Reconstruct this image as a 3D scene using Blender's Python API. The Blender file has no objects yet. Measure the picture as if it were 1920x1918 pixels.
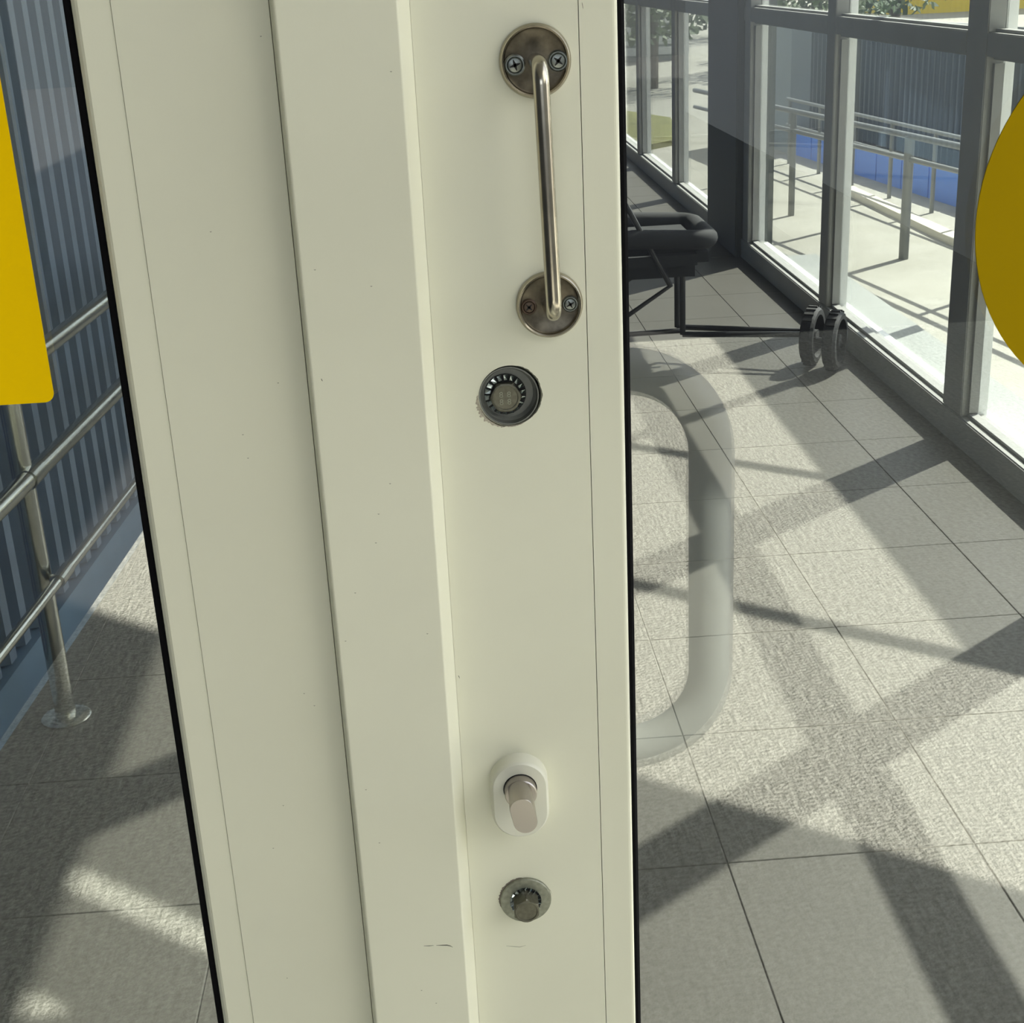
import bpy, bmesh, math, random
from mathutils import Vector, Matrix
random.seed(7)
PI = math.pi
C = bpy.context.scene.collection
SC = bpy.context.scene

# ---------------------------------------------------------------- camera
cam_d = bpy.data.cameras.new('camera'); cam = bpy.data.objects.new('camera', cam_d); C.objects.link(cam)
cam_d.sensor_width = 36.0; cam_d.sensor_fit = 'HORIZONTAL'; cam_d.lens = 2634/1920*36
cam_d.clip_start = 0.02; cam_d.clip_end = 500
f = 2634.0
down = Vector((338/f, 6801/f, 1)).normalized()                 # world -Z seen in camera axes (x right, y down, z forward)
north = Vector((-180/f, -1011.19/f, 1)).normalized()           # world +Y
zz = -down; xx = north.cross(zz).normalized(); yy = zz.cross(xx)
Mw = Matrix((xx, yy, zz))                                       # camera axes -> world
right = Mw @ Vector((1,0,0)); up = Mw @ Vector((0,-1,0)); back = Mw @ Vector((0,0,-1))
rot = Matrix((right, up, back)).transposed()
cam.matrix_world = Matrix.Translation((0, -0.637, 1.45)) @ rot.to_4x4()
SC.camera = cam

# ---------------------------------------------------------------- light
SUN_DIR = Vector((-0.75, -0.578, -1.0))
sd = bpy.data.lights.new('sun', 'SUN'); sun = bpy.data.objects.new('sun', sd); C.objects.link(sun)
sd.energy = 19.0; sd.angle = math.radians(0.6); sd.color = (1.0, 0.97, 0.88)
sun.rotation_euler = SUN_DIR.to_track_quat('-Z', 'Y').to_euler()
sun.location = (12, 9, 16)
w = bpy.data.worlds.new('sky'); SC.world = w; w.use_nodes = True
nt = w.node_tree; nt.nodes.clear()
wo = nt.nodes.new('ShaderNodeOutputWorld'); bg = nt.nodes.new('ShaderNodeBackground')
sky = nt.nodes.new('ShaderNodeTexSky'); sky.sky_type = 'NISHITA'; sky.sun_disc = False
sky.sun_elevation = math.radians(46.6); sky.sun_rotation = math.radians(52.4)
hs = nt.nodes.new('ShaderNodeHueSaturation'); hs.inputs['Saturation'].default_value = 0.35
nt.links.new(sky.outputs[0], hs.inputs['Color']); nt.links.new(hs.outputs[0], bg.inputs[0])
bg.inputs[1].default_value = 0.54
nt.links.new(bg.outputs[0], wo.inputs[0])
SC.view_settings.view_transform = 'Standard'; SC.view_settings.look = 'None'
SC.view_settings.exposure = 0.13; SC.view_settings.gamma = 1.0; SC.view_settings.use_curve_mapping = False
SC.cycles.transparent_max_bounces = 24
SC.cycles.max_bounces = 10; SC.cycles.glossy_bounces = 6; SC.cycles.sample_clamp_indirect = 6

# ---------------------------------------------------------------- materials
def srgb(r, g, b):
    return tuple(((c/255)/12.92 if c/255 <= .04045 else ((c/255+.055)/1.055)**2.4) for c in (r, g, b)) + (1,)
def mat(name, col, rough=.5, metal=0, noise=0, nscale=20, bump=0, bscale=200, spec=.5, col2=None, dist=.001, detail=4, ramp=.22):
    m = bpy.data.materials.new(name); m.use_nodes = True; n = m.node_tree.nodes; l = m.node_tree.links
    p = n['Principled BSDF']; p.inputs['Base Color'].default_value = col
    p.inputs['Roughness'].default_value = rough; p.inputs['Metallic'].default_value = metal
    p.inputs['Specular IOR Level'].default_value = spec
    tc = n.new('ShaderNodeTexCoord')
    if noise or col2:
        t = n.new('ShaderNodeTexNoise'); t.inputs['Scale'].default_value = nscale; t.inputs['Detail'].default_value = detail
        l.new(tc.outputs['Object'], t.inputs['Vector'])
        r = n.new('ShaderNodeValToRGB'); r.color_ramp.elements[0].position = .5-ramp; r.color_ramp.elements[1].position = .5+ramp
        c2 = col2 or tuple(min(1, c*(1+noise)) for c in col[:3])+(1,)
        c1 = col if col2 else tuple(c*(1-noise) for c in col[:3])+(1,)
        r.color_ramp.elements[0].color = c1; r.color_ramp.elements[1].color = c2
        l.new(t.outputs['Fac'], r.inputs['Fac']); l.new(r.outputs[0], p.inputs['Base Color'])
    if bump:
        t2 = n.new('ShaderNodeTexNoise'); t2.inputs['Scale'].default_value = bscale; t2.inputs['Detail'].default_value = 3
        l.new(tc.outputs['Object'], t2.inputs['Vector'])
        b = n.new('ShaderNodeBump'); b.inputs['Strength'].default_value = bump; b.inputs['Distance'].default_value = dist
        l.new(t2.outputs['Fac'], b.inputs['Height']); l.new(b.outputs[0], p.inputs['Normal'])
    return m
def glass_mat(name, tint, refl):
    m = bpy.data.materials.new(name); m.use_nodes = True; n = m.node_tree.nodes; l = m.node_tree.links
    n.remove(n['Principled BSDF']); o = n['Material Output']
    a = n.new('ShaderNodeBsdfTransparent'); a.inputs[0].default_value = tint
    g = n.new('ShaderNodeBsdfGlossy'); g.inputs['Roughness'].default_value = 0.0
    ge = n.new('ShaderNodeNewGeometry'); dt = n.new('ShaderNodeVectorMath'); dt.operation = 'DOT_PRODUCT'
    l.new(ge.outputs['Normal'], dt.inputs[0]); l.new(ge.outputs['Incoming'], dt.inputs[1])
    ab = n.new('ShaderNodeMath'); ab.operation = 'ABSOLUTE'; l.new(dt.outputs['Value'], ab.inputs[0])
    su = n.new('ShaderNodeMath'); su.operation = 'SUBTRACT'; su.inputs[0].default_value = 1; l.new(ab.outputs[0], su.inputs[1])
    pw = n.new('ShaderNodeMath'); pw.operation = 'POWER'; pw.inputs[1].default_value = 5; l.new(su.outputs[0], pw.inputs[0])
    mu = n.new('ShaderNodeMath'); mu.operation = 'MULTIPLY_ADD'; mu.inputs[1].default_value = 1-refl; mu.inputs[2].default_value = refl; mu.use_clamp = True
    mx = n.new('ShaderNodeMixShader')
    l.new(pw.outputs[0], mu.inputs[0]); l.new(mu.outputs[0], mx.inputs[0])
    l.new(a.outputs[0], mx.inputs[1]); l.new(g.outputs[0], mx.inputs[2]); l.new(mx.outputs[0], o.inputs[0])
    return m
M = {}
M['paint'] = mat('cream_paint', (.76, .75, .61, 1), .38, noise=.025, nscale=9, bump=.05, bscale=900, dist=.0003)
M['plastic'] = mat('white_plastic', (.74, .73, .62, 1), .35)
M['gasket'] = mat('black_rubber', (.006, .006, .007, 1), .8, spec=.04)
M['doorglass'] = glass_mat('door_glass', (.80, .815, .80, 1), .13)
M['leftglass'] = glass_mat('left_door_glass', (.82, .84, .82, 1), .19)
M['wallglass'] = glass_mat('wall_glass', (.92, .935, .93, 1), .03)
M['yellow'] = mat('yellow_film', (1.0, .64, .0, 1), .6, spec=.05)
M['mustard'] = mat('mustard_film', (.37, .245, .0, 1), .6, spec=.05)
M['nickel'] = mat('worn_nickel', (.36, .33, .27, 1), .22, 1, col2=(.50, .46, .38, 1), nscale=90)
M['tarnish'] = mat('tarnished_plate', (.075, .065, .05, 1), .36, .85, col2=(.20, .175, .13, 1), nscale=160, bump=.1, bscale=500, dist=.0002)
M['steel'] = mat('zinc_steel', (.21, .225, .21, 1), .32, .9, noise=.25, nscale=300)
M['rust'] = mat('dark_brown_screw', (.10, .07, .05, 1), .5, .6)
M['darkrec'] = mat('dark_recess', (.01, .01, .01, 1), .7)
M['cup'] = mat('grey_cup', (.155, .16, .145, 1), .42, .1, noise=.15, nscale=200)
M['zinc'] = mat('dull_zinc', (.27, .275, .22, 1), .5, .6, noise=.22, nscale=400, bump=.1, bscale=900, dist=.0002)
M['bolt'] = mat('bolt_metal', (.13, .125, .095, 1), .42, .7, noise=.2, nscale=500, bump=.15, bscale=1200, dist=.0002)
M['teeth'] = mat('toothed_washer', (.42, .47, .47, 1), .22, 1)
M['rosemetal'] = mat('satin_rose_nickel', (.40, .365, .33, 1), .32, .9)
M['scratch'] = mat('scratch_grey', (.12, .12, .09, 1), .8)
M['grime'] = mat('brown_grime', (.26, .22, .18, 1), .8)
M['tile'] = mat('smooth_grey_tile', (.072, .068, .059, 1), .5, noise=.05, nscale=6, spec=.25)
M['grout'] = mat('grout', (.066, .062, .053, 1), .9)
M['concrete'] = mat('rough_concrete', (.32, .315, .265, 1), .9, col2=(.70, .69, .60, 1), nscale=80, bump=1.0, bscale=130, dist=.010, detail=6, ramp=.15)
M['pave'] = mat('pale_pavement', (.35, .34, .29, 1), .9, col2=(.43, .42, .37, 1), nscale=3)
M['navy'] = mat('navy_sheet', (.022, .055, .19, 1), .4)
M['slate'] = mat('slate_sheet', (.12, .16, .22, 1), .4)  # paler coat for the wall ribs: the light they catch, put into the colour
M['plinth'] = mat('blue_grey_plinth', (.12, .18, .25, 1), .45, noise=.08, nscale=8)
M['chrome'] = mat('stainless', (.48, .48, .44, 1), .22, 1, noise=.06, nscale=30)
M['white'] = mat('white_frame', (.85, .86, .84, 1), .4)
M['greyf'] = mat('grey_frame', (.30, .30, .285, 1), .5, noise=.06, nscale=9)
M['pier'] = mat('dark_pier', (.07, .08, .08, 1), .6)
M['ledge'] = mat('white_ledge', (.31, .325, .31, 1), .7, noise=.04, nscale=4)
M['roof'] = mat('roof_panel', (.35, .35, .34, 1), .7)
M['facade'] = mat('facade_panel', (.45, .45, .42, 1), .7)
M['rail'] = mat('galvanised_rail', (.22, .23, .22, 1), .5, .3)
M['black'] = mat('black_fabric', (.012, .013, .015, 1), .85)
M['tyre'] = mat('tyre_rubber', (.015, .015, .016, 1), .7)
M['dframe'] = mat('dark_tube', (.03, .03, .032, 1), .35, .5)
M['blue'] = mat('bright_blue_panel', (.07, .24, .80, 1), .5)
M['dsheet'] = mat('dark_corrugated', (.060, .080, .10, 1), .5)
M['gconc'] = mat('pale_grey_wall', (.26, .30, .31, 1), .8, noise=.12, nscale=2)
M['kerb'] = mat('cream_kerb', (.72, .68, .55, 1), .85)
M['leaf'] = mat('leaf_green', (.03, .07, .025, 1), .6, col2=(.10, .16, .05, 1), nscale=3)
M['grass'] = mat('dry_grass', (.22, .22, .08, 1), .95, noise=.3, nscale=5)
M['bark'] = mat('bark', (.07, .055, .04, 1), .9, noise=.3, nscale=9)
M['louvre'] = mat('white_louvre', (.75, .76, .74, 1), .6)
M['ywall'] = mat('yellow_wall', (.85, .62, .04, 1), .7)
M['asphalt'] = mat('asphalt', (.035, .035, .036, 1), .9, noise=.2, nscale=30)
M['hoard'] = mat('hoarding', (.42, .43, .42, 1), .7)
M['hoard2'] = mat('dark_panel', (.05, .055, .06, 1), .7)
M['dpull'] = mat('white_grab', (.84, .85, .82, 1), .35)

# ---------------------------------------------------------------- helpers
def link(name, bm, m, parent=None, smooth=False, loc=None):
    me = bpy.data.meshes.new(name); bm.normal_update(); bm.to_mesh(me); bm.free()
    for x in (m if isinstance(m, (list, tuple)) else [m]): me.materials.append(x)
    if smooth:
        for p in me.polygons: p.use_smooth = True
        try: me.set_sharp_from_angle(angle=math.radians(35))
        except Exception: pass
    o = bpy.data.objects.new(name, me); C.objects.link(o)
    if parent: o.parent = parent
    if loc: o.location = loc
    return o
def empty(name, loc=(0,0,0)):
    o = bpy.data.objects.new(name, None); C.objects.link(o); o.location = loc; o.empty_display_size = .05; return o
def tag(o, label=None, cat=None, group=None, kind=None):
    if label: o['label'] = label
    if cat: o['category'] = cat
    if group: o['group'] = group
    if kind: o['kind'] = kind
    return o
def box(bm, x0, x1, y0, y1, z0, z1, mi=0):
    v = [bm.verts.new((x, y, z)) for z in (z0, z1) for y in (y0, y1) for x in (x0, x1)]
    for q in ((0,2,3,1),(4,5,7,6),(0,1,5,4),(2,6,7,3),(0,4,6,2),(1,3,7,5)):
        bm.faces.new([v[i] for i in q]).material_index = mi
def newbox(name, m, parent, x0, x1, y0, y1, z0, z1, bev=0):
    bm = bmesh.new(); box(bm, x0, x1, y0, y1, z0, z1)
    if bev: bmesh.ops.bevel(bm, geom=bm.edges[:], offset=bev, segments=2, affect='EDGES')
    return link(name, bm, m, parent)
def prism(bm, pts, z0, z1, axis='z', mi=0):
    def P(a, b, c): return (a, b, c) if axis == 'z' else ((a, c, b) if axis == 'y' else (c, a, b))
    lo = [bm.verts.new(P(p[0], p[1], z0)) for p in pts]; hi = [bm.verts.new(P(p[0], p[1], z1)) for p in pts]
    n = len(pts); fs = [bm.faces.new(lo[::-1]), bm.faces.new(hi)]
    for i in range(n): fs.append(bm.faces.new((lo[i], lo[(i+1) % n], hi[(i+1) % n], hi[i])))
    for q in fs: q.material_index = mi
    bmesh.ops.recalc_face_normals(bm, faces=bm.faces[:])
def tube(bm, pts, r, seg=16, cap=True, mi=0):
    pts = [Vector(p) for p in pts]; rings = []; n = len(pts)
    t = (pts[1]-pts[0]).normalized(); ref = Vector((0,0,1)) if abs(t.z) < .9 else Vector((1,0,0)); u = t.cross(ref).normalized()
    for i, p in enumerate(pts):
        t = (pts[min(i+1, n-1)]-pts[max(i-1, 0)]).normalized(); u = (u - t*u.dot(t)).normalized(); v = t.cross(u)
        rr = r[i] if isinstance(r, (list, tuple)) else r
        rings.append([bm.verts.new(p + u*rr*math.cos(2*PI*k/seg) + v*rr*math.sin(2*PI*k/seg)) for k in range(seg)])
    for a, b in zip(rings, rings[1:]):
        for k in range(seg): bm.faces.new((a[k], a[(k+1) % seg], b[(k+1) % seg], b[k])).material_index = mi
    if cap: bm.faces.new(rings[0][::-1]).material_index = mi; bm.faces.new(rings[-1]).material_index = mi
def round_path(pts, rad, n=8):
    pts = [Vector(p) for p in pts]; out = [pts[0]]
    for a, b, c in zip(pts, pts[1:], pts[2:]):
        d1 = (a-b).normalized(); d2 = (c-b).normalized(); p0 = b+d1*rad; p1 = b+d2*rad
        for k in range(n+1):
            t = k/n; ang = t*PI/2
            out.append(b + d1*rad*(1-math.sin(ang)) + d2*rad*(1-math.cos(ang)))
    out.append(pts[-1]); return out
def lathe_y(bm, prof, seg=48, cx=0, cz=0, mi=0):
    """prof: list of (radius, y); spun about the Y axis through (cx, cz)."""
    rings = []
    for r, y in prof:
        rings.append([bm.verts.new((cx, y, cz))] if r < 1e-7 else [bm.verts.new((cx+r*math.cos(2*PI*k/seg), y, cz+r*math.sin(2*PI*k/seg))) for k in range(seg)])
    for a, b in zip(rings, rings[1:]):
        for k in range(seg):
            k2 = (k+1) % seg
            if len(a) == 1 and len(b) == 1: continue
            if len(a) == 1: fc = bm.faces.new((a[0], b[k2], b[k]))
            elif len(b) == 1: fc = bm.faces.new((a[k], a[k2], b[0]))
            else: fc = bm.faces.new((a[k], a[k2], b[k2], b[k]))
            fc.material_index = mi
    bmesh.ops.recalc_face_normals(bm, faces=bm.faces[:])
def stadium(w, h, n=12, ang=0):
    r = w/2; s = h/2-r; pts = []
    for k in range(n+1): a = PI*k/n; pts.append((r*math.cos(a), s+r*math.sin(a)))
    for k in range(n+1): a = PI+PI*k/n; pts.append((r*math.cos(a), -s+r*math.sin(a)))
    c, sn = math.cos(ang), math.sin(ang)
    return [(x*c-y*sn, x*sn+y*c) for x, y in pts]
def loft_y(bm, sections, cap0=True, cap1=True):
    """sections: list of (pts_xz, y)"""
    rings = [[bm.verts.new((x, y, z)) for x, z in pts] for pts, y in sections]; n = len(rings[0])
    for a, b in zip(rings, rings[1:]):
        for k in range(n): bm.faces.new((a[k], a[(k+1) % n], b[(k+1) % n], b[k]))
    if cap0: bm.faces.new(rings[0])
    if cap1: bm.faces.new(rings[-1])
    bmesh.ops.recalc_face_normals(bm, faces=bm.faces[:])
def cut(o, bm):
    me = bpy.data.meshes.new('tmp'); bm.to_mesh(me); bm.free(); c = bpy.data.objects.new('tmp', me); C.objects.link(c)
    md = o.modifiers.new('b', 'BOOLEAN'); md.operation = 'DIFFERENCE'; md.object = c; md.solver = 'EXACT'
    bpy.context.view_layer.update(); dg = bpy.context.evaluated_depsgraph_get()
    nm = bpy.data.meshes.new_from_object(o.evaluated_get(dg)); o.modifiers.clear(); o.data = nm
    bpy.data.objects.remove(c)

# ================================================================= SETTING
ROOF = 3.22
# ---- floor of the passage: grout bed with big square tiles
floor = newbox('floor', M['grout'], None, -1.25, 1.75, 0.03, 12.0, -.12, -.0028)
tag(floor, 'passage floor of smooth large grey tiles behind the doors', kind='structure')
TS, G = .432, .0020
bm = bmesh.new(); box(bm, G/2, TS-G/2, G/2, TS-G/2, -.0028, 0)
bmesh.ops.bevel(bm, geom=[e for e in bm.edges if all(v.co.z > -.001 for v in e.verts)], offset=.0012, segments=1, affect='EDGES')
t0 = None
for i in range(-3, 4):
    for j in range(-3, 24):
        x, y = i*TS, 1.372 + j*TS
        if y+TS > 12 or y < .03: continue
        if t0 is None: t0 = link('tile', bm, M['tile'], floor); o = t0
        else: o = t0.copy(); C.objects.link(o)
        o.location = (x, y, 0); o.parent = floor

# ---- ground on the photographer's side and outside the glazing
g = newbox('pavement', M['concrete'], None, -8, 9, -4.9, -.03, -.15, 0); tag(g, 'rough sunlit concrete in front of the doors', kind='structure')
b_ = bmesh.new(); prism(b_, [(-8, -4.9), (-.75, -4.9), (-1.09, -.35), (-8, -.35)], -.02, .002); g = link('floor_strip', b_, M['asphalt']); tag(g, 'dark asphalt strip along the left of the forecourt', kind='structure')  # added dark ground: deep shade on the concrete put into its colour
g = newbox('road', M['asphalt'], None, -30, 30, -40, -4.9, -.2, 0); tag(g, 'dark asphalt far in front of the doors', kind='structure')
g = newbox('ground', M['pave'], None, 1.76, 60, .2, 90, -.6, -.45); tag(g, 'pale sunlit pavement outside the glazed side wall', kind='structure')
g = newbox('trim_1', M['ledge'], None, 1.715, 1.90, .1, 6.25, -.45, .05, .004); tag(g, 'white ledge running along the outside of the glazed wall', kind='structure')

# ---- glazed side wall on the right
wall = newbox('wall_right', M['greyf'], None, 1.575, 1.66, .02, 12.0, 0.0, .098, .004)
tag(wall, 'glazed side wall of the passage with grey metal frame', kind='structure')
newbox('bottom_rail', M['white'], wall, 1.662, 1.712, .02, 12.0, -.02, .075)
MULL = [(.02, .06), (1.25, 1.36), (2.30, 2.44), (3.405, 3.56), (4.925, 5.04), (6.38, 6.5), (7.28, 7.38), (8.5, 8.62), (10.05, 10.17), (11.8, 11.95)]
for a, b in MULL:
    m = newbox('mullion', M['greyf'], wall, 1.578, 1.628, a, b, .099, ROOF-.07, .003)
    newbox('outer_casing', M['white'], m, 1.636, 1.668, a+.012, b-.012, .076, ROOF-.07, .003)
for (a, b), (c, d) in zip(MULL, MULL[1:]):
    tr = newbox('transom', M['greyf'], wall, 1.578, 1.628, b+.001, c-.001, 1.156, 1.220, .003)
    newbox('outer_casing', M['white'], tr, 1.636, 1.668, b+.002, c-.002, 1.160, 1.214, .003)
    newbox('glass_pane', M['wallglass'], wall, 1.629, 1.635, b-.015, c+.015, .085, 1.16)
    newbox('glass_pane', M['wallglass'], wall, 1.629, 1.635, b-.015, c+.015, 1.215, ROOF-.07)
    # thin glazing beads on the pane edge
    for z0, z1 in ((.099, .109), (1.147, 1.155), (1.221, 1.229)):
        newbox('glazing_bead', M['greyf'], wall, 1.600, 1.628, b+.001, c-.001, z0, z1)
    newbox('glazing_bead', M['greyf'], wall, 1.600, 1.628, b+.001, b+.014, .113, 1.136)
    newbox('glazing_bead', M['greyf'], wall, 1.600, 1.628, c-.014, c-.001, .113, 1.136)
newbox('head_rail', M['greyf'], wall, 1.575, 1.66, .02, 12.0, ROOF-.07, ROOF)
pier = newbox('trim_2', M['pier'], None, 1.545, 1.74, 6.52, 7.26, 0, ROOF, .006)
tag(pier, 'dark square pier between the bays of the glazed wall', kind='structure')
ceil = newbox('ceiling', M['roof'], None, -1.3, 1.66, .1, 12.1, ROOF+.002, ROOF+.15); tag(ceil, 'flat ceiling of the passage', kind='structure')
endw = newbox('wall_end', M['facade'], None, -1.1, 1.5, 12.01, 12.1, 0, ROOF); tag(endw, 'far end wall of the passage', kind='structure')

# ---- corrugated blue wall on the left (slightly out of square)
def bx(y): return -.966 + .0742*(y-1.979)
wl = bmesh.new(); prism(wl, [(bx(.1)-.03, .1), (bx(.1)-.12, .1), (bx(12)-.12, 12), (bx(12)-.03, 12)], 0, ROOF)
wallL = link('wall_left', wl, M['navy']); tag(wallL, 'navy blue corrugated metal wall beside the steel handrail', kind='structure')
ang = math.atan(.0742)
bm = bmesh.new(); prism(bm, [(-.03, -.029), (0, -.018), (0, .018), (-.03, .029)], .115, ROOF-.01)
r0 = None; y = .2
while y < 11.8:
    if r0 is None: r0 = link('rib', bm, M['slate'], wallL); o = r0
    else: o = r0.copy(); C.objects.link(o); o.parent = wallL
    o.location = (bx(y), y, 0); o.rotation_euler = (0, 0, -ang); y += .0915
pl = bmesh.new(); prism(pl, [(bx(.1)+.012, .1), (bx(.1)-.03, .1), (bx(12)-.03, 12), (bx(12)+.012, 12)], 0, .108)
pl = link('plinth', pl, M['plinth'], wallL)

# ---- wall in which the doors stand
wf = newbox('wall_front', M['facade'], None, 1.60, 2.43, -.02, .018, 0, 5.0); tag(wf, 'panelled front wall beside the doors', kind='structure')
newbox('jamb', M['paint'], wf, .875, 1.135, 0, .06, 0, 3.05); newbox('jamb', M['paint'], wf, 1.295, 1.60, 0, .06, 0, 3.05)
newbox('jamb', M['paint'], wf, -1.30, -1.0, 0, .06, 0, 3.05)
newbox('head', M['paint'], wf, -1.0, .875, 0, .06, 1.872, 1.90)
newbox('upper_panel', M['facade'], wf, -5, 1.60, 0, .06, 3.052, 5.0); newbox('side_panel', M['facade'], wf, -5, -1.302, 0, .06, 0, 3.05)
sw = newbox('wall_left_outer', M['hoard2'], None, -2.4, -2.2, -7.5, -.05, 0, 3.38); tag(sw, 'side wall of the recessed entrance on the left', kind='structure')  # unseen wall, added to cut light and reflections from the left
can = newbox('canopy', M['roof'], None, -2.4, 1.50, -7.5, -.03, 3.40, 3.55); tag(can, 'flat entrance canopy above the forecourt', kind='structure')  # unseen slab, added so that its edge shades the left of the forecourt
hw = newbox('wall_side', M['facade'], None, 2.64, 9, -14, -3.70, 0, 8.0); tag(hw, 'side wall of the neighbouring building', kind='structure')  # unseen block, added to keep the sun off the far forecourt

bw = newbox('wall_far_outer', M['hoard2'], None, -30, 30, -24, -23, 0, 3.0); tag(bw, 'dark low building across the road behind the photographer', kind='structure')  # unseen backdrop, added to darken the far reflections in the glass

# ================================================================= DOORS
ZB, ZT = .03, 1.865
def prof_part(name, pts, m, parent, z0=ZB, z1=ZT):
    b = bmesh.new(); prism(b, pts, z0, z1); return link(name, b, m, parent)
# left leaf
door_l = prof_part('door_1', [(-.1288, .0), (-.0631, 0), (-.0631, .058), (-.1288, .058)], M['paint'], None)
tag(door_l, 'left cream door leaf with the raised meeting strip and yellow rectangle', kind='structure')
prof_part('glazing_bead', [(-.12905, .0004), (-.12905, .011), (-.1462, .011), (-.1462, .0045), (-.1455, .0022), (-.1438, .0006), (-.1425, .0)], M['paint'], door_l)
prof_part('gasket', [(-.1463, .0035), (-.1463, .0118), (-.1497, .0118), (-.1497, .0050), (-.1488, .0035)], M['gasket'], door_l)
newbox('glass_pane', M['leftglass'], door_l, -.94, -.1465, .012, .018, .12, 1.80)
newbox('rear_bead', M['paint'], door_l, -.148, -.1293, .019, .058, ZB, ZT)
newbox('stile', M['paint'], door_l, -1.0, -.93, 0, .058, ZB, ZT)
newbox('bottom_rail', M['paint'], door_l, -.93, -.1293, .0, .058, ZB, .13, .002); newbox('top_rail', M['paint'], door_l, -.93, -.1293, 0, .058, 1.80, ZT, .002)
ast = []
def arc(cx, cy, r, a0, a1, n=4): return [(cx+r*math.cos(math.radians(a0+(a1-a0)*k/n)), cy+r*math.sin(math.radians(a0+(a1-a0)*k/n))) for k in range(n+1)]
ast = [(-.0628, 0)] + [(-.0614, -.0085)] + arc(-.0590, -.0105, .0016, 190, 270) + arc(-.0094, -.0110, .0011, 270, 335) + [(-.0040, -.0012), (-.0036, 0)]
s = prof_part('meeting_strip', ast + [(-.0036, .057), (-.0628, .057)], M['paint'], door_l); s['label'] = 'raised flat meeting strip with bevelled edges'
st = bmesh.new()
def rrect(x0, x1, z0, z1, r, n=6):
    p = []
    for cx, cz, a in ((x1-r, z1-r, 0), (x0+r, z1-r, 90), (x0+r, z0+r, 180), (x1-r, z0+r, 270)):
        for k in range(n+1): t = math.radians(a+90*k/n); p.append((cx+r*math.cos(t), cz+r*math.sin(t)))
    return p
prism(st, rrect(-.345, -.1828, 1.2695, 1.431, .0045), .0112, .0119, 'y')
o = link('yellow_sticker', st, M['yellow'], door_l); o['label'] = 'yellow rectangular sticker with rounded corner'

# right leaf
door_r = prof_part('door_2', [(-.0035, .0), (.0682, 0), (.0682, .058), (-.0035, .058)], M['paint'], None)
tag(door_r, 'right cream door leaf carrying the metal pull handle and lock knob', kind='structure')
prof_part('glazing_bead', [(.06855, .0), (.0830, 0)] + arc(.0830, .0024, .0024, 270, 350) + [(.0862, .0115), (.06855, .0115)], M['paint'], door_r)
prof_part('gasket', [(.0859, .0040), (.0874, .0040), (.0890, .0060), (.0890, .0118), (.0859, .0118)], M['gasket'], door_r)
newbox('glass_pane', M['doorglass'], door_r, .0865, .81, .012, .018, .12, 1.80)
newbox('rear_bead', M['paint'], door_r, .0684, .0880, .019, .058, ZB, ZT)
newbox('stile', M['paint'], door_r, .80, .87, 0, .058, ZB, ZT)
newbox('bottom_rail', M['paint'], door_r, .0887, .80, 0, .058, ZB, .13, .002); newbox('top_rail', M['paint'], door_r, .0887, .80, 0, .058, 1.80, ZT, .002)
cs = bmesh.new(); lathe_y(cs, [(0, .0112), (.0995, .0112), (.0995, .0119), (0, .0119)], 96, .3535, 1.328)
o = link('yellow_sticker', cs, M['mustard'], door_r); o['label'] = 'round mustard yellow warning sticker on the glass'

# hole for the recessed bolt
HB = (.0308, 1.2618)
c = bmesh.new(); lathe_y(c, [(0, -.01), (.01475, -.01), (.01475, .012), (0, .012)], 64, HB[0]+.0003, HB[1]); cut(door_r, c)

# ---- pull handle
ph = empty('pull_handle', (.050, 0, 1.358)); ph.parent = door_r; ph['label'] = 'small worn nickel pull handle with two round roses'
def at(o, p): o.parent = ph; o.location = (o.location[0]-ph.location[0], o.location[1], o.location[2]-ph.location[2])
def screw(parent, cx, cz, y, r, m, tilt=.3, name='screw', lab=None):
    b = bmesh.new(); lathe_y(b, [(r, .0), (r, -.0006), (r*.86, -.0013), (r*.78, -.0013), (r*.70, -.0008), (r*.62, -.0013), (r*.3, -.0016), (0, -.0016)], 32)
    for a in (tilt, tilt+PI/2):
        l, wd = r*.52, r*.13; ca, sa = math.cos(a), math.sin(a)
        v = [b.verts.new((x*ca-z*sa, -.00172, x*sa+z*ca)) for x, z in ((-l, -wd*.3), (-wd, -wd), (wd, -wd), (l, -wd*.3), (l, wd*.3), (wd, wd), (-wd, wd), (-l, wd*.3))]
        fc = b.faces.new(v); fc.material_index = 1
        if fc.normal.y > 0: fc.normal_flip()
    o = link(name, b, [m, M['darkrec']], parent, smooth=True); o.location = (cx, y, cz)
    if lab: o['label'] = lab
    return o
lx, lz = .050, 1.358
def rose(cx, cz, r, screws):
    b = bmesh.new()
    lathe_y(b, [(0, -.0002), (r, -.0002), (r*1.0, -.0012), (r*.975, -.0027), (r*.93, -.0034), (r*.885, -.0031), (r*.85, -.0022)], 64)
    o = link('rose', b, M['nickel'], ph, smooth=True); o.location = (cx-lx, 0, cz-lz)
    b2 = bmesh.new(); lathe_y(b2, [(r*.855, -.0023), (r*.80, -.0018), (0, -.0018)], 64)
    q = link('rose_plate', b2, M['tarnish'], o, smooth=True); q['label'] = 'tarnished brown centre of the rose'
    return o
ra = rose(.0489, 1.4118, .0157, 0); rb = rose(.0512, 1.3045, .0155, 0)
screw(ra, -.0090, -.0012, -.0022, .0046, M['steel'], .3, lab='shiny raised cross head screw'); screw(ra, .0098, -.0004, -.0018, .0045, M['steel'], .9)
screw(rb, -.0096, -.0003, -.0015, .0037, M['rust'], .78, lab='dark rusty cross head screw'); screw(rb, .0094, .0000, -.0018, .0038, M['steel'], .5)
b = bmesh.new(); S = -.0255
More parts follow.
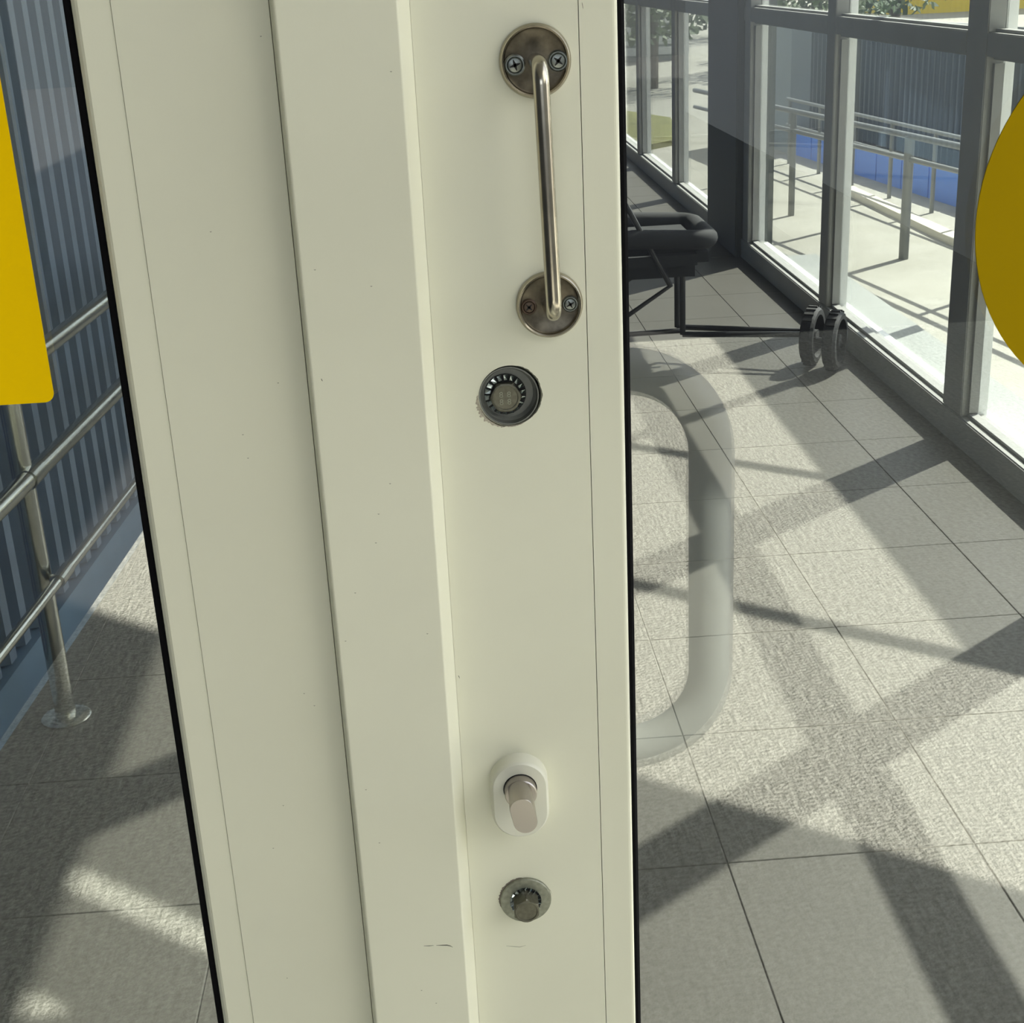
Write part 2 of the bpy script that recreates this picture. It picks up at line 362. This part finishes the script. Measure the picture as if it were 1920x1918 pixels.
pth = round_path([(.0489-lx, -.0015, 1.4118-lz), (.0490-lx, S, 1.4122-lz), (.0513-lx, S, 1.3042-lz), (.0512-lx, -.0015, 1.3045-lz)], .0085, 10)
tube(b, pth, .0035, 28); link('handle_bar', b, M['nickel'], ph, smooth=True)

# ---- recessed bolt
rbt = empty('recessed_bolt', (HB[0], 0, HB[1])); rbt.parent = door_r; rbt['label'] = 'hex bolt sunk in a grey cup below the pull handle'
b = bmesh.new(); lathe_y(b, [(.0141, -.0004), (.0141, .0105), (0, .0105)], 64); lathe_y(b, [(.0141, -.0004), (.0136, -.0004), (.0134, .0040), (.0118, .0052), (0, .0052)], 64)
o = link('cup', b, M['cup'], rbt, smooth=True); o.location = (-.0003, 0, 0)
b = bmesh.new(); lathe_y(b, [(.0148, .0113), (0, .0113)], 48); link('hole_back', b, M['darkrec'], rbt)
def toothed(parent, cx, cz, y, ri, ro, n=20, m=None):
    b = bmesh.new()
    for k in range(n):
        a0 = 2*PI*k/n; a1 = 2*PI*(k+.62)/n
        P = lambda r, a, yy: (r*math.cos(a), yy, r*math.sin(a))
        v = [b.verts.new(q) for q in (P(ri, a0, y+.0004), P(ro, a0, y+.0009), P(ro, a1, y-.0007), P(ri, a1, y-.0003), P(ri, a0, y+.0012), P(ro, a0, y+.0016), P(ro, a1, y+.0003), P(ri, a1, y+.0006))]
        for q in ((0,1,2,3),(7,6,5,4),(0,4,5,1),(1,5,6,2),(2,6,7,3),(3,7,4,0)): b.faces.new([v[i] for i in q])
    bmesh.ops.recalc_face_normals(b, faces=b.faces[:])
    o = link('toothed_washer', b, m or M['teeth'], parent); o.location = (cx, 0, cz); return o
toothed(rbt, -.0018, -.0004, .0038, .0072, .0098, 18)
b = bmesh.new(); lathe_y(b, [(.0100, .0049), (0, .0049)], 40); o = link('washer_ring', b, M['darkrec'], rbt); o.location = (-.0018, 0, -.0004)
def hexpts(ap, rot=0): R = ap/math.cos(PI/6); return [(R*math.cos(PI/3*k+rot), R*math.sin(PI/3*k+rot)) for k in range(6)]
def hex_head(parent, name, cx, cz, y0, y1, ap, m, rot=PI/3):
    b = bmesh.new(); n = 48
    def hx(s, lim):  # hexagon outline clipped to a circle, resampled
        out = []
        for k in range(n):
            a = 2*PI*k/n; d = ap*s/math.cos(((a-rot-PI/6+PI/6) % (PI/3))-PI/6); d = min(d, lim); out.append((d*math.cos(a), d*math.sin(a)))
        return out
    loft_y(b, [(hx(1, 9), y0), (hx(1, 9), y1+.0012), (hx(1, ap*1.02), y1+.0002), (hx(1, ap*.90), y1), (hx(1, ap*.84), y1+.0001), (hx(1, ap*.82), y1+.0004)])
    o = link(name, b, m, parent); o.location = (cx, 0, cz); return o
hh = hex_head(rbt, 'bolt_head', -.0018, -.0012, .0045, .0006, .0068, M['bolt'])
for tx, tz in ((-.0031, .0003), (.0006, .0003), (-.0031, -.0033), (.0006, -.0033)):
    cu = bpy.data.curves.new('stamped_mark', 'FONT'); cu.body = '8'; cu.size = .0040; cu.extrude = .00006
    tmp = bpy.data.objects.new('t', cu); C.objects.link(tmp); bpy.context.view_layer.update()
    me = bpy.data.meshes.new_from_object(tmp.evaluated_get(bpy.context.evaluated_depsgraph_get())); bpy.data.objects.remove(tmp)
    me.materials.clear(); me.materials.append(M['zinc']); o = bpy.data.objects.new('stamped_mark', me); C.objects.link(o); o.parent = hh
    o.rotation_euler = (PI/2, 0, 0); o.location = (tx, .00088, tz)
# brown worn paint around the cup
def smear(parent, name, cx, cz, r0, r1, a0, a1, m, seed, y=-.00006):
    rnd = random.Random(seed); b = bmesh.new(); n = 40; ins = []; outs = []
    for k in range(n+1):
        a = math.radians(a0+(a1-a0)*k/n); e = math.sin(PI*k/n)**.5
        ri = r0; ro = r0+(r1-r0)*e*(.45+.55*rnd.random())
        ins.append((cx+ri*math.cos(a), cz+ri*math.sin(a))); outs.append((cx+ro*math.cos(a), cz+ro*math.sin(a)))
    for k in range(n):
        q = [ins[k], outs[k], outs[k+1], ins[k+1]]
        fr = [b.verts.new((x, y, z)) for x, z in q]; bk = [b.verts.new((x, .0002, z)) for x, z in q]
        b.faces.new(fr); 
        for i in range(4): b.faces.new((fr[i], fr[(i+1) % 4], bk[(i+1) % 4], bk[i]))
    bmesh.ops.recalc_face_normals(b, faces=b.faces[:]); return link(name, b, m, parent)
smear(rbt, 'worn_paint', 0, 0, .0148, .0176, 175, 262, mat('worn_primer', (.42, .38, .30, 1), .7, noise=.35, nscale=900), 1)
smear(rbt, 'dirt', 0, 0, .0148, .0157, -50, 75, M['scratch'], 2); smear(rbt, 'dirt', 0, 0, .0148, .0154, 200, 300, M['grime'], 3)

# ---- protruding bolt
pb = empty('protruding_bolt', (.0262, 0, .9770)); pb.parent = door_r; pb['label'] = 'hex bolt on a round zinc washer below the lock knob'
b = bmesh.new(); lathe_y(b, [(.0139, 0), (.0139, -.0012), (.0134, -.0018), (0, -.0018)], 64); link('washer', b, M['zinc'], pb, smooth=True)
toothed(pb, -.0001, .0001, -.0028, .0058, .0086, 18, M['teeth'])
b = bmesh.new(); lathe_y(b, [(.0084, -.00185), (.0084, -.0021), (0, -.0021)], 40); link('washer_ring', b, M['darkrec'], pb)
hex_head(pb, 'bolt_head', -.0002, .0002, -.0020, -.0118, .0066, M['bolt'], PI/6)
smear(pb, 'dirt', 0, 0, .0139, .0152, 95, 200, M['grime'], 5)

# ---- lock knob on an oval escutcheon
ek = empty('lock_escutcheon', (.0257, 0, 1.0455)); ek.parent = door_r; ek['label'] = 'white oval lock cover with a satin thumb knob'
W_, H_ = .0304, .0462
b = bmesh.new(); loft_y(b, [(stadium(W_, H_, 20), 0), (stadium(W_*.985, H_*.99, 20), -.0072), (stadium(W_*.955, H_*.97, 20), -.0088), (stadium(W_*.90, H_*.935, 20), -.0096)])
link('cover', b, M['plastic'], ek, smooth=True)
kz = .0073
kb = empty('thumb_knob', (.0002, 0, kz)); kb.parent = ek; kb['label'] = 'satin nickel thumb knob'
b = bmesh.new(); lathe_y(b, [(.0083, -.0094), (.0083, -.0150), (.0078, -.0157), (0, -.0157)], 48)
tk = math.radians(11)
def off(pts, dx, dz): return [(x+dx, z+dz) for x, z in pts]
s1 = stadium(.0122, .0164, 14, tk); s2 = stadium(.0122, .0205, 14, tk)
loft_y(b, [(s1, -.0150), (s1, -.0180), (s2, -.0345), (stadium(.0116, .0199, 14, tk), -.0352)])
me = bpy.data.meshes.new('thumb_knob'); bpy.data.objects.remove(kb)
kb = link('thumb_knob', b, M['rosemetal'], ek, smooth=True); kb.location = (.0002, 0, kz); kb['label'] = 'satin nickel thumb knob'
b = bmesh.new(); lathe_y(b, [(.0088, -.00965), (.0083, -.00965)], 48); o = link('knob_gap', b, M['darkrec'], ek); o.location = (.0002, 0, kz)

# ---- scratches and marks
def scratch(pts, wd, parent, y=-.00005, m=None):
    b = bmesh.new(); top = []; bot = []; n = len(pts)
    for i, (x, z) in enumerate(pts):
        h = wd*math.sin(PI*(i+.35)/(n-.3))*.5
        top.append((x, z+h)); bot.append((x, z-h))
    for i in range(n-1):
        q = [top[i], top[i+1], bot[i+1], bot[i]]
        fr = [b.verts.new((x, y, z)) for x, z in q]; bk = [b.verts.new((x, y+.0004, z)) for x, z in q]
        b.faces.new(fr)
        for k in range(4): b.faces.new((fr[k], fr[(k+1) % 4], bk[(k+1) % 4], bk[k]))
    bmesh.ops.recalc_face_normals(b, faces=b.faces[:]); return link('scratch', b, m or M['scratch'], parent)
scratch([(-.0305, .9608), (-.0275, .9606), (-.0252, .9606)], .0004, door_l, -.01215)
scratch([(-.0238, .9605), (-.0205, .9603), (-.0180, .9601), (-.0162, .9594), (-.0150, .9584)], .0007, door_l, -.01215)
scratch([(-.0555, 1.279), (-.0552, 1.2785), (-.0549, 1.278)], .0009, door_l, -.01215)
lt = mat('faint_mark', (.36, .35, .27, 1), .7)
scratch([(.0140, .9470), (.0180, .9462), (.0215, .9455), (.0250, .9463)], .0004, door_r, m=lt)
scratch([(.0385, .9830), (.0400, .9810), (.0405, .9790)], .0005, door_r, m=lt)
scratch([(-.0022, 1.116), (-.0018, 1.1152), (-.0016, 1.1145)], .0011, door_r, m=M['scratch'])
scratch([(.0700, 1.4345), (.0703, 1.4332), (.0705, 1.4322)], .0015, door_r, m=M['grime'])
rnd = random.Random(11)
for k in range(14):
    x, z = rnd.uniform(-.058, -.013), rnd.uniform(.90, 1.43); scratch([(x, z), (x+.0005, z-.0002), (x+.0009, z)], .0005, door_l, -.01215, lt)
for k in range(10):
    x, z = rnd.uniform(-.124, -.068), rnd.uniform(.90, 1.43); scratch([(x, z), (x+.0004, z-.0002), (x+.0008, z)], .0005, door_l, m=lt)

# ================================================================= THINGS IN THE PASSAGE
# ---- stainless handrail along the blue wall
hr = empty('handrail', (-.850, 2.065, 0)); tag(hr, 'stainless steel handrail with three rails beside the blue wall', 'handrail')
def hx(y): return .0845*(y-2.065)
def rail(name, z, r, off_, y0=-1.6, y1=4.5):
    b = bmesh.new(); pts = [(hx(2.065+y0)+off_, y0, z), (hx(2.065+y1)+off_, y1, z)]; tube(b, pts, r, 20); return link(name, b, M['chrome'], hr, smooth=True)
rail('top_rail', .765, .019, .02); rail('middle_rail', .550, .019, .02); rail('lower_rail', .330, .011, .045)
for yy_ in (0, 1.9, 3.8):
    b = bmesh.new(); tube(b, [(hx(2.065+yy_), yy_, .004), (hx(2.065+yy_), yy_, .76)], .0215, 24); p = link('post', b, M['chrome'], hr, smooth=True)
    b = bmesh.new(); rings = [(.052, 0), (.052, .004), (.046, .009), (.024, .012)]
    seg = 40; rr = [[b.verts.new((hx(2.065+yy_)+r*math.cos(2*PI*k/seg), yy_+r*math.sin(2*PI*k/seg), z)) for k in range(seg)] for r, z in rings]
    for a, q in zip(rr, rr[1:]):
        for k in range(seg): b.faces.new((a[k], a[(k+1) % seg], q[(k+1) % seg], q[k]))
    b.faces.new(rr[0][::-1]); b.faces.new(rr[-1]); link('base_flange', b, M['chrome'], p, smooth=True)
    for z_, rx in ((.33, .045), (.55, .02)):
        b = bmesh.new(); tube(b, [(hx(2.065+yy_), yy_, z_-.012), (hx(2.065+yy_)+rx, yy_-.004, z_)], .009, 12)
        tube(b, [(hx(2.065+yy_)+rx-.002, yy_-.035, z_), (hx(2.065+yy_)+rx+.002, yy_+.035, z_)], .0145 if z_ < .4 else .021, 16); link('bracket', b, M['chrome'], p, smooth=True)

# ---- pushchair standing near the glazed wall
pc = empty('pushchair', (.95, 4.6, 0)); tag(pc, 'dark pushchair with black seat standing on the tiles near the pier', 'pushchair')
def wheel(x, y, r, wd, ang=0):
    b = bmesh.new(); n = 36; prof = [(r*.74, -wd*.5), (r*.9, -wd*.5), (r, -wd*.3), (r, wd*.3), (r*.9, wd*.5), (r*.74, wd*.5)]
    rings = [[b.verts.new((p*math.cos(2*PI*k/n), q, p*math.sin(2*PI*k/n))) for p, q in prof] for k in range(n)]
    for k in range(n):
        a, c_ = rings[k], rings[(k+1) % n]
        for i in range(len(prof)): j = (i+1) % len(prof); b.faces.new((a[i], a[j], c_[j], c_[i]))
    for k in range(24):   # tread blocks
        a = 2*PI*k/24; ca, sa = math.cos(a), math.sin(a); r1, r2 = r*.985, r*1.05
        v = [b.verts.new((rr_*ca-t*sa, q, rr_*sa+t*ca)) for rr_ in (r1, r2) for q in (-wd*.34, wd*.34) for t in (-r*.05, r*.05)]
        for q in ((0,1,3,2),(4,6,7,5),(0,4,5,1),(2,3,7,6),(0,2,6,4),(1,5,7,3)): b.faces.new([v[i] for i in q])
    bmesh.ops.recalc_face_normals(b, faces=b.faces[:])
    o = link('wheel', b, M['tyre'], pc); o.location = (x, y, r*1.05); o.rotation_euler = (0, 0, ang)
    h = bmesh.new(); lathe_y(h, [(0, -wd*.4), (r*.22, -wd*.4), (r*.22, wd*.4), (0, wd*.4)], 20)
    for k in range(5):
        a = 2*PI*k/5; tube(h, [(r*.2*math.cos(a), 0, r*.2*math.sin(a)), (r*.78*math.cos(a), 0, r*.78*math.sin(a))], r*.05, 8)
    link('hub', h, M['tyre'], o)
wheel(.44, -.17, .108, .05, 1.05); wheel(.50, -.26, .108, .05, 1.05); wheel(-.48, -.20, .11, .035, .25); wheel(-.50, .30, .11, .035, .25)
b = bmesh.new(); loft = []
def sbox(bm, x0, x1, y0, y1, z0, z1, r=.03): box(bm, x0, x1, y0, y1, z0, z1)
sbox(b, -.42, .05, -.20, .20, .36, .50); bmesh.ops.bevel(b, geom=b.edges[:], offset=.05, segments=4, affect='EDGES'); link('seat', b, M['black'], pc, smooth=True)
b = bmesh.new(); sbox(b, -.46, -.30, -.20, .20, .48, .92); bmesh.ops.bevel(b, geom=b.edges[:], offset=.05, segments=4, affect='EDGES'); link('backrest', b, M['black'], pc, smooth=True)
b = bmesh.new(); tube(b, round_path([(-.3, -.2, .52), (.05, -.2, .50), (.05, .2, .50), (-.3, .2, .52)], .06), .035, 12); link('padded_bar', b, M['black'], pc, smooth=True)
b = bmesh.new()
for s_ in (-1, 1):
    tube(b, [(-.48, .24*s_, .11), (-.10, .2*s_, .34), (-.42, .2*s_, .95)], .011, 10); tube(b, [(-.03, .06*s_, .40), (-.03, .06*s_, .12)], .011, 10)
    tube(b, [(-.03, .06*s_, .12), (.44, -.2+.02*s_, .13)], .011, 10)
tube(b, [(-.48, -.24, .115), (-.48, .28, .115)], .009, 10); tube(b, [(.42, -.15, .10), (.52, -.27, .10)], .012, 10); tube(b, [(-.48, 0, .115), (-.03, 0, .12)], .010, 10)
link('frame', b, M['dframe'], pc, smooth=True)

# ---- white grab rail standing before the doors, mirrored in the glass
gr = empty('grab_rail', (.145, -.396, 0)); tag(gr, 'white D-shaped grab rail mirrored in the right door glass', 'grab rail')
b = bmesh.new(); tube(b, round_path([(-.06, 0, 1.1515), (.066, 0, 1.1525), (.066, 0, .8145), (-.06, 0, .8150)], .072, 14), .0185, 28); link('loop', b, M['dpull'], gr, smooth=True)
b = bmesh.new(); tube(b, [(-.065, 0, 0), (-.065, 0, 1.172)], .022, 20); link('post', b, M['dpull'], gr, smooth=True)

# ---- unseen boards and tall posts, added to shape the mirrored sun patches
fe = empty('hoarding', (2.62, -.865, 0)); tag(fe, 'grey board hoarding with tall posts beside the forecourt', 'fence')
for k in range(12): newbox('board', M['hoard'], fe, -.012, .012, -.25*k-.25, -.25*k-.006, .03, 2.0)
for yy_, rr_ in ((.02, .033), (-1.16, .032)):
    b = bmesh.new(); tube(b, [(0, yy_, 0), (0, yy_, 4.4)], rr_, 16); link('post', b, M['rail'], fe, smooth=True)

# ================================================================= OUTSIDE THE GLAZED WALL
GZ = -.45
def rx(y): return 3.15-.149*(y-7.8)
ra_ = empty('railing', (rx(9.5), 9.5, GZ)); tag(ra_, 'low galvanised railing nearest the glazed wall on the pavement outside', 'railing')
def rl(y, z): return (rx(y)-rx(9.5), y-9.5, z)
for z_, r_, (a_, b_) in ((.785, .021, (4.5, 12.5)), (.64, .017, (4.5, 12.5))):
    b = bmesh.new(); tube(b, [rl(a_, z_), rl(b_, z_)], r_, 12); link('rail', b, M['rail'], ra_, smooth=True)
for y_, r_ in ((5.1, .02), (6.2, .02), (7.3, .02), (8.38, .032), (9.51, .025), (10.24, .025), (10.95, .016), (11.9, .02)):
    b = bmesh.new(); tube(b, [rl(y_, 0), rl(y_, .785)], r_, 12); link('post', b, M['rail'], ra_, smooth=True)
op = bmesh.new(); tube(op, [(0, 0, 0), (0, 0, 3.9)], .036, 18); op = link('pole', op, M['rail'], smooth=True, loc=(2.137, 4.88, -.45)); tag(op, 'slim grey pole outside, hidden behind the widest frame post of the glazed wall', 'pole')  # added out of sight to cast one shadow band on the tiles
kb_ = bmesh.new(); prism(kb_, [(3.56, 5.5), (3.68, 5.5), (3.56, 11.2), (3.46, 11.2)], GZ, GZ+.05); tag(link('kerb', kb_, M['kerb']), 'cream kerb stone line running beyond the railing', 'kerb')
# low dark corrugated wall, bright blue panels standing in front of it
def wx_(y): return 4.07-.104*(y-10.22)
WD = .85
fw = empty('low_wall', (wx_(11)+WD, 11, GZ)); tag(fw, 'low dark corrugated metal wall behind the bright blue panels', 'wall')
b = bmesh.new(); y = 5.5
while y < 16:
    x_ = wx_(y)-wx_(11); prism(b, [(x_, y-11), (x_-.03, y-11+.03), (x_-.03, y-11+.06), (x_, y-11+.09), (x_+.05, y-11+.09), (x_+.05, y-11)], 0, 1.25); y += .12
link('corrugated_sheet', b, M['dsheet'], fw)
b = bmesh.new(); prism(b, [(wx_(5.5)-wx_(11), -5.5), (wx_(16)-wx_(11), 5), (wx_(16)-wx_(11)+.04, 5), (wx_(5.5)-wx_(11)+.04, -5.5)], 0, 1.26); link('backing', b, M['dsheet'], fw)
bb = empty('blue_barrier', (wx_(11), 11, GZ)); tag(bb, 'row of low bright blue panels beyond the railings', 'barrier')
y = 5.5
while y < 13.3:
    x0, x1 = wx_(y)-wx_(11), wx_(y+.5)-wx_(11)
    b = bmesh.new(); prism(b, [(x0, y-11), (x1, y+.5-11), (x1+.05, y+.5-11), (x0+.05, y-11)], 0, .265); link('panel', b, M['blue'], bb); y += .52
r2 = empty('railing', (wx_(11)-.28, 11, GZ)); tag(r2, 'second railing standing close in front of the blue panels', 'railing')
def r2l(y, z): return (wx_(y)-wx_(11), y-11, z)
for z_ in (.60, .36):
    b = bmesh.new(); tube(b, [r2l(6, z_), r2l(13.2, z_)], .016, 10); link('rail', b, M['rail'], r2, smooth=True)
for k in range(10):
    b = bmesh.new(); tube(b, [r2l(6.1+.78*k, 0), r2l(6.1+.78*k, .60)], .017, 10); link('post', b, M['rail'], r2, smooth=True)
b = bmesh.new(); prism(b, [(3.66, 13.8), (3.54, 15.1), (3.74, 15.1), (3.86, 13.8)], GZ, .78); tag(link('garden_wall', b, M['gconc']), 'pale grey plain wall behind the far railing posts', 'wall')
b = bmesh.new(); prism(b, [(2.25, 14.6), (2.85, 15.2), (3.05, 17.4), (2.5, 19.0), (2.0, 19.0)], GZ, GZ+.06); tag(link('grass_bed', b, M['grass']), 'dry yellowish grass bed seen left of the dark pier', 'grass', kind='stuff')
lb = empty('shed', (4.6, 29, GZ)); tag(lb, 'white louvred shed among the trees left of the dark pier', 'shed')
newbox('body', M['gconc'], lb, -.9, .75, 0, 1.5, 0, 1.9)
for k in range(9): newbox('slat', M['louvre'], lb, -.95, .8, -.05, -.002, .12+.2*k, .27+.2*k)
yb = newbox('yellow_building', M['ywall'], None, 14.5, 30, 44, 50, GZ, 6); tag(yb, 'yellow building far beyond the low dark wall', 'building')

def tree(name, x, y, h, cr, cz, n, lab, grp='trees outside the passage', leaf=.09, seed=1):
    rnd = random.Random(seed); t = empty(name, (x, y, GZ)); tag(t, lab, 'tree', grp)
    b = bmesh.new(); tube(b, [(0, 0, 0), (.04, 0, h*.3), (-.03, .03, h*.6), (.02, 0, h)], [.13, .10, .07, .03], 10)
    for k in range(4): a = k*1.6; tube(b, [(0, 0, h*(.35+.1*k)), (cr*.6*math.cos(a), cr*.6*math.sin(a), h*(.6+.1*k))], [.05, .02], 7)
    link('trunk', b, M['bark'], t, smooth=True)
    b = bmesh.new()
    for k in range(n):
        v = Vector((rnd.gauss(0, 1), rnd.gauss(0, 1), rnd.gauss(0, 1))).normalized()*(rnd.random()**.4); c0 = Vector((v.x*cr, v.y*cr, cz+v.z*cr*.8))
        u = Vector((rnd.gauss(0,1), rnd.gauss(0,1), rnd.gauss(0,1))).normalized(); w_ = u.orthogonal().normalized(); u *= leaf; w_ *= leaf*.55
        b.faces.new([b.verts.new(c0+q) for q in (-u, w_, u, -w_)])
    o = link('foliage', b, M['leaf'], t); tag(o, kind='stuff')
tree('tree', 3.6, 22.5, 3.0, 1.6, 1.9, 3500, 'dark leafy tree just left of the pier behind the pavement', seed=1)
tree('tree', 1.2, 26.5, 2.6, 1.4, 1.3, 3000, 'leafy tree beside the black door gasket, furthest left through the right pane', seed=2)
tree('tree', 6.9, 25, 3.0, 1.6, 1.6, 3000, 'leafy tree behind the pale grey wall right of the pier', seed=3)
tree('tree', 9.6, 29, 4.0, 2.2, 2.4, 3500, 'tree in front of the yellow building, left one', seed=4, leaf=.12)
tree('tree', 14.0, 29, 4.0, 1.9, 2.4, 2500, 'tree in front of the yellow building, right one', seed=5, leaf=.12)
tree('tree', 8.0, 37, 4.5, 2.6, 2.4, 3000, 'tree furthest back beyond the grey wall', seed=6, leaf=.12)
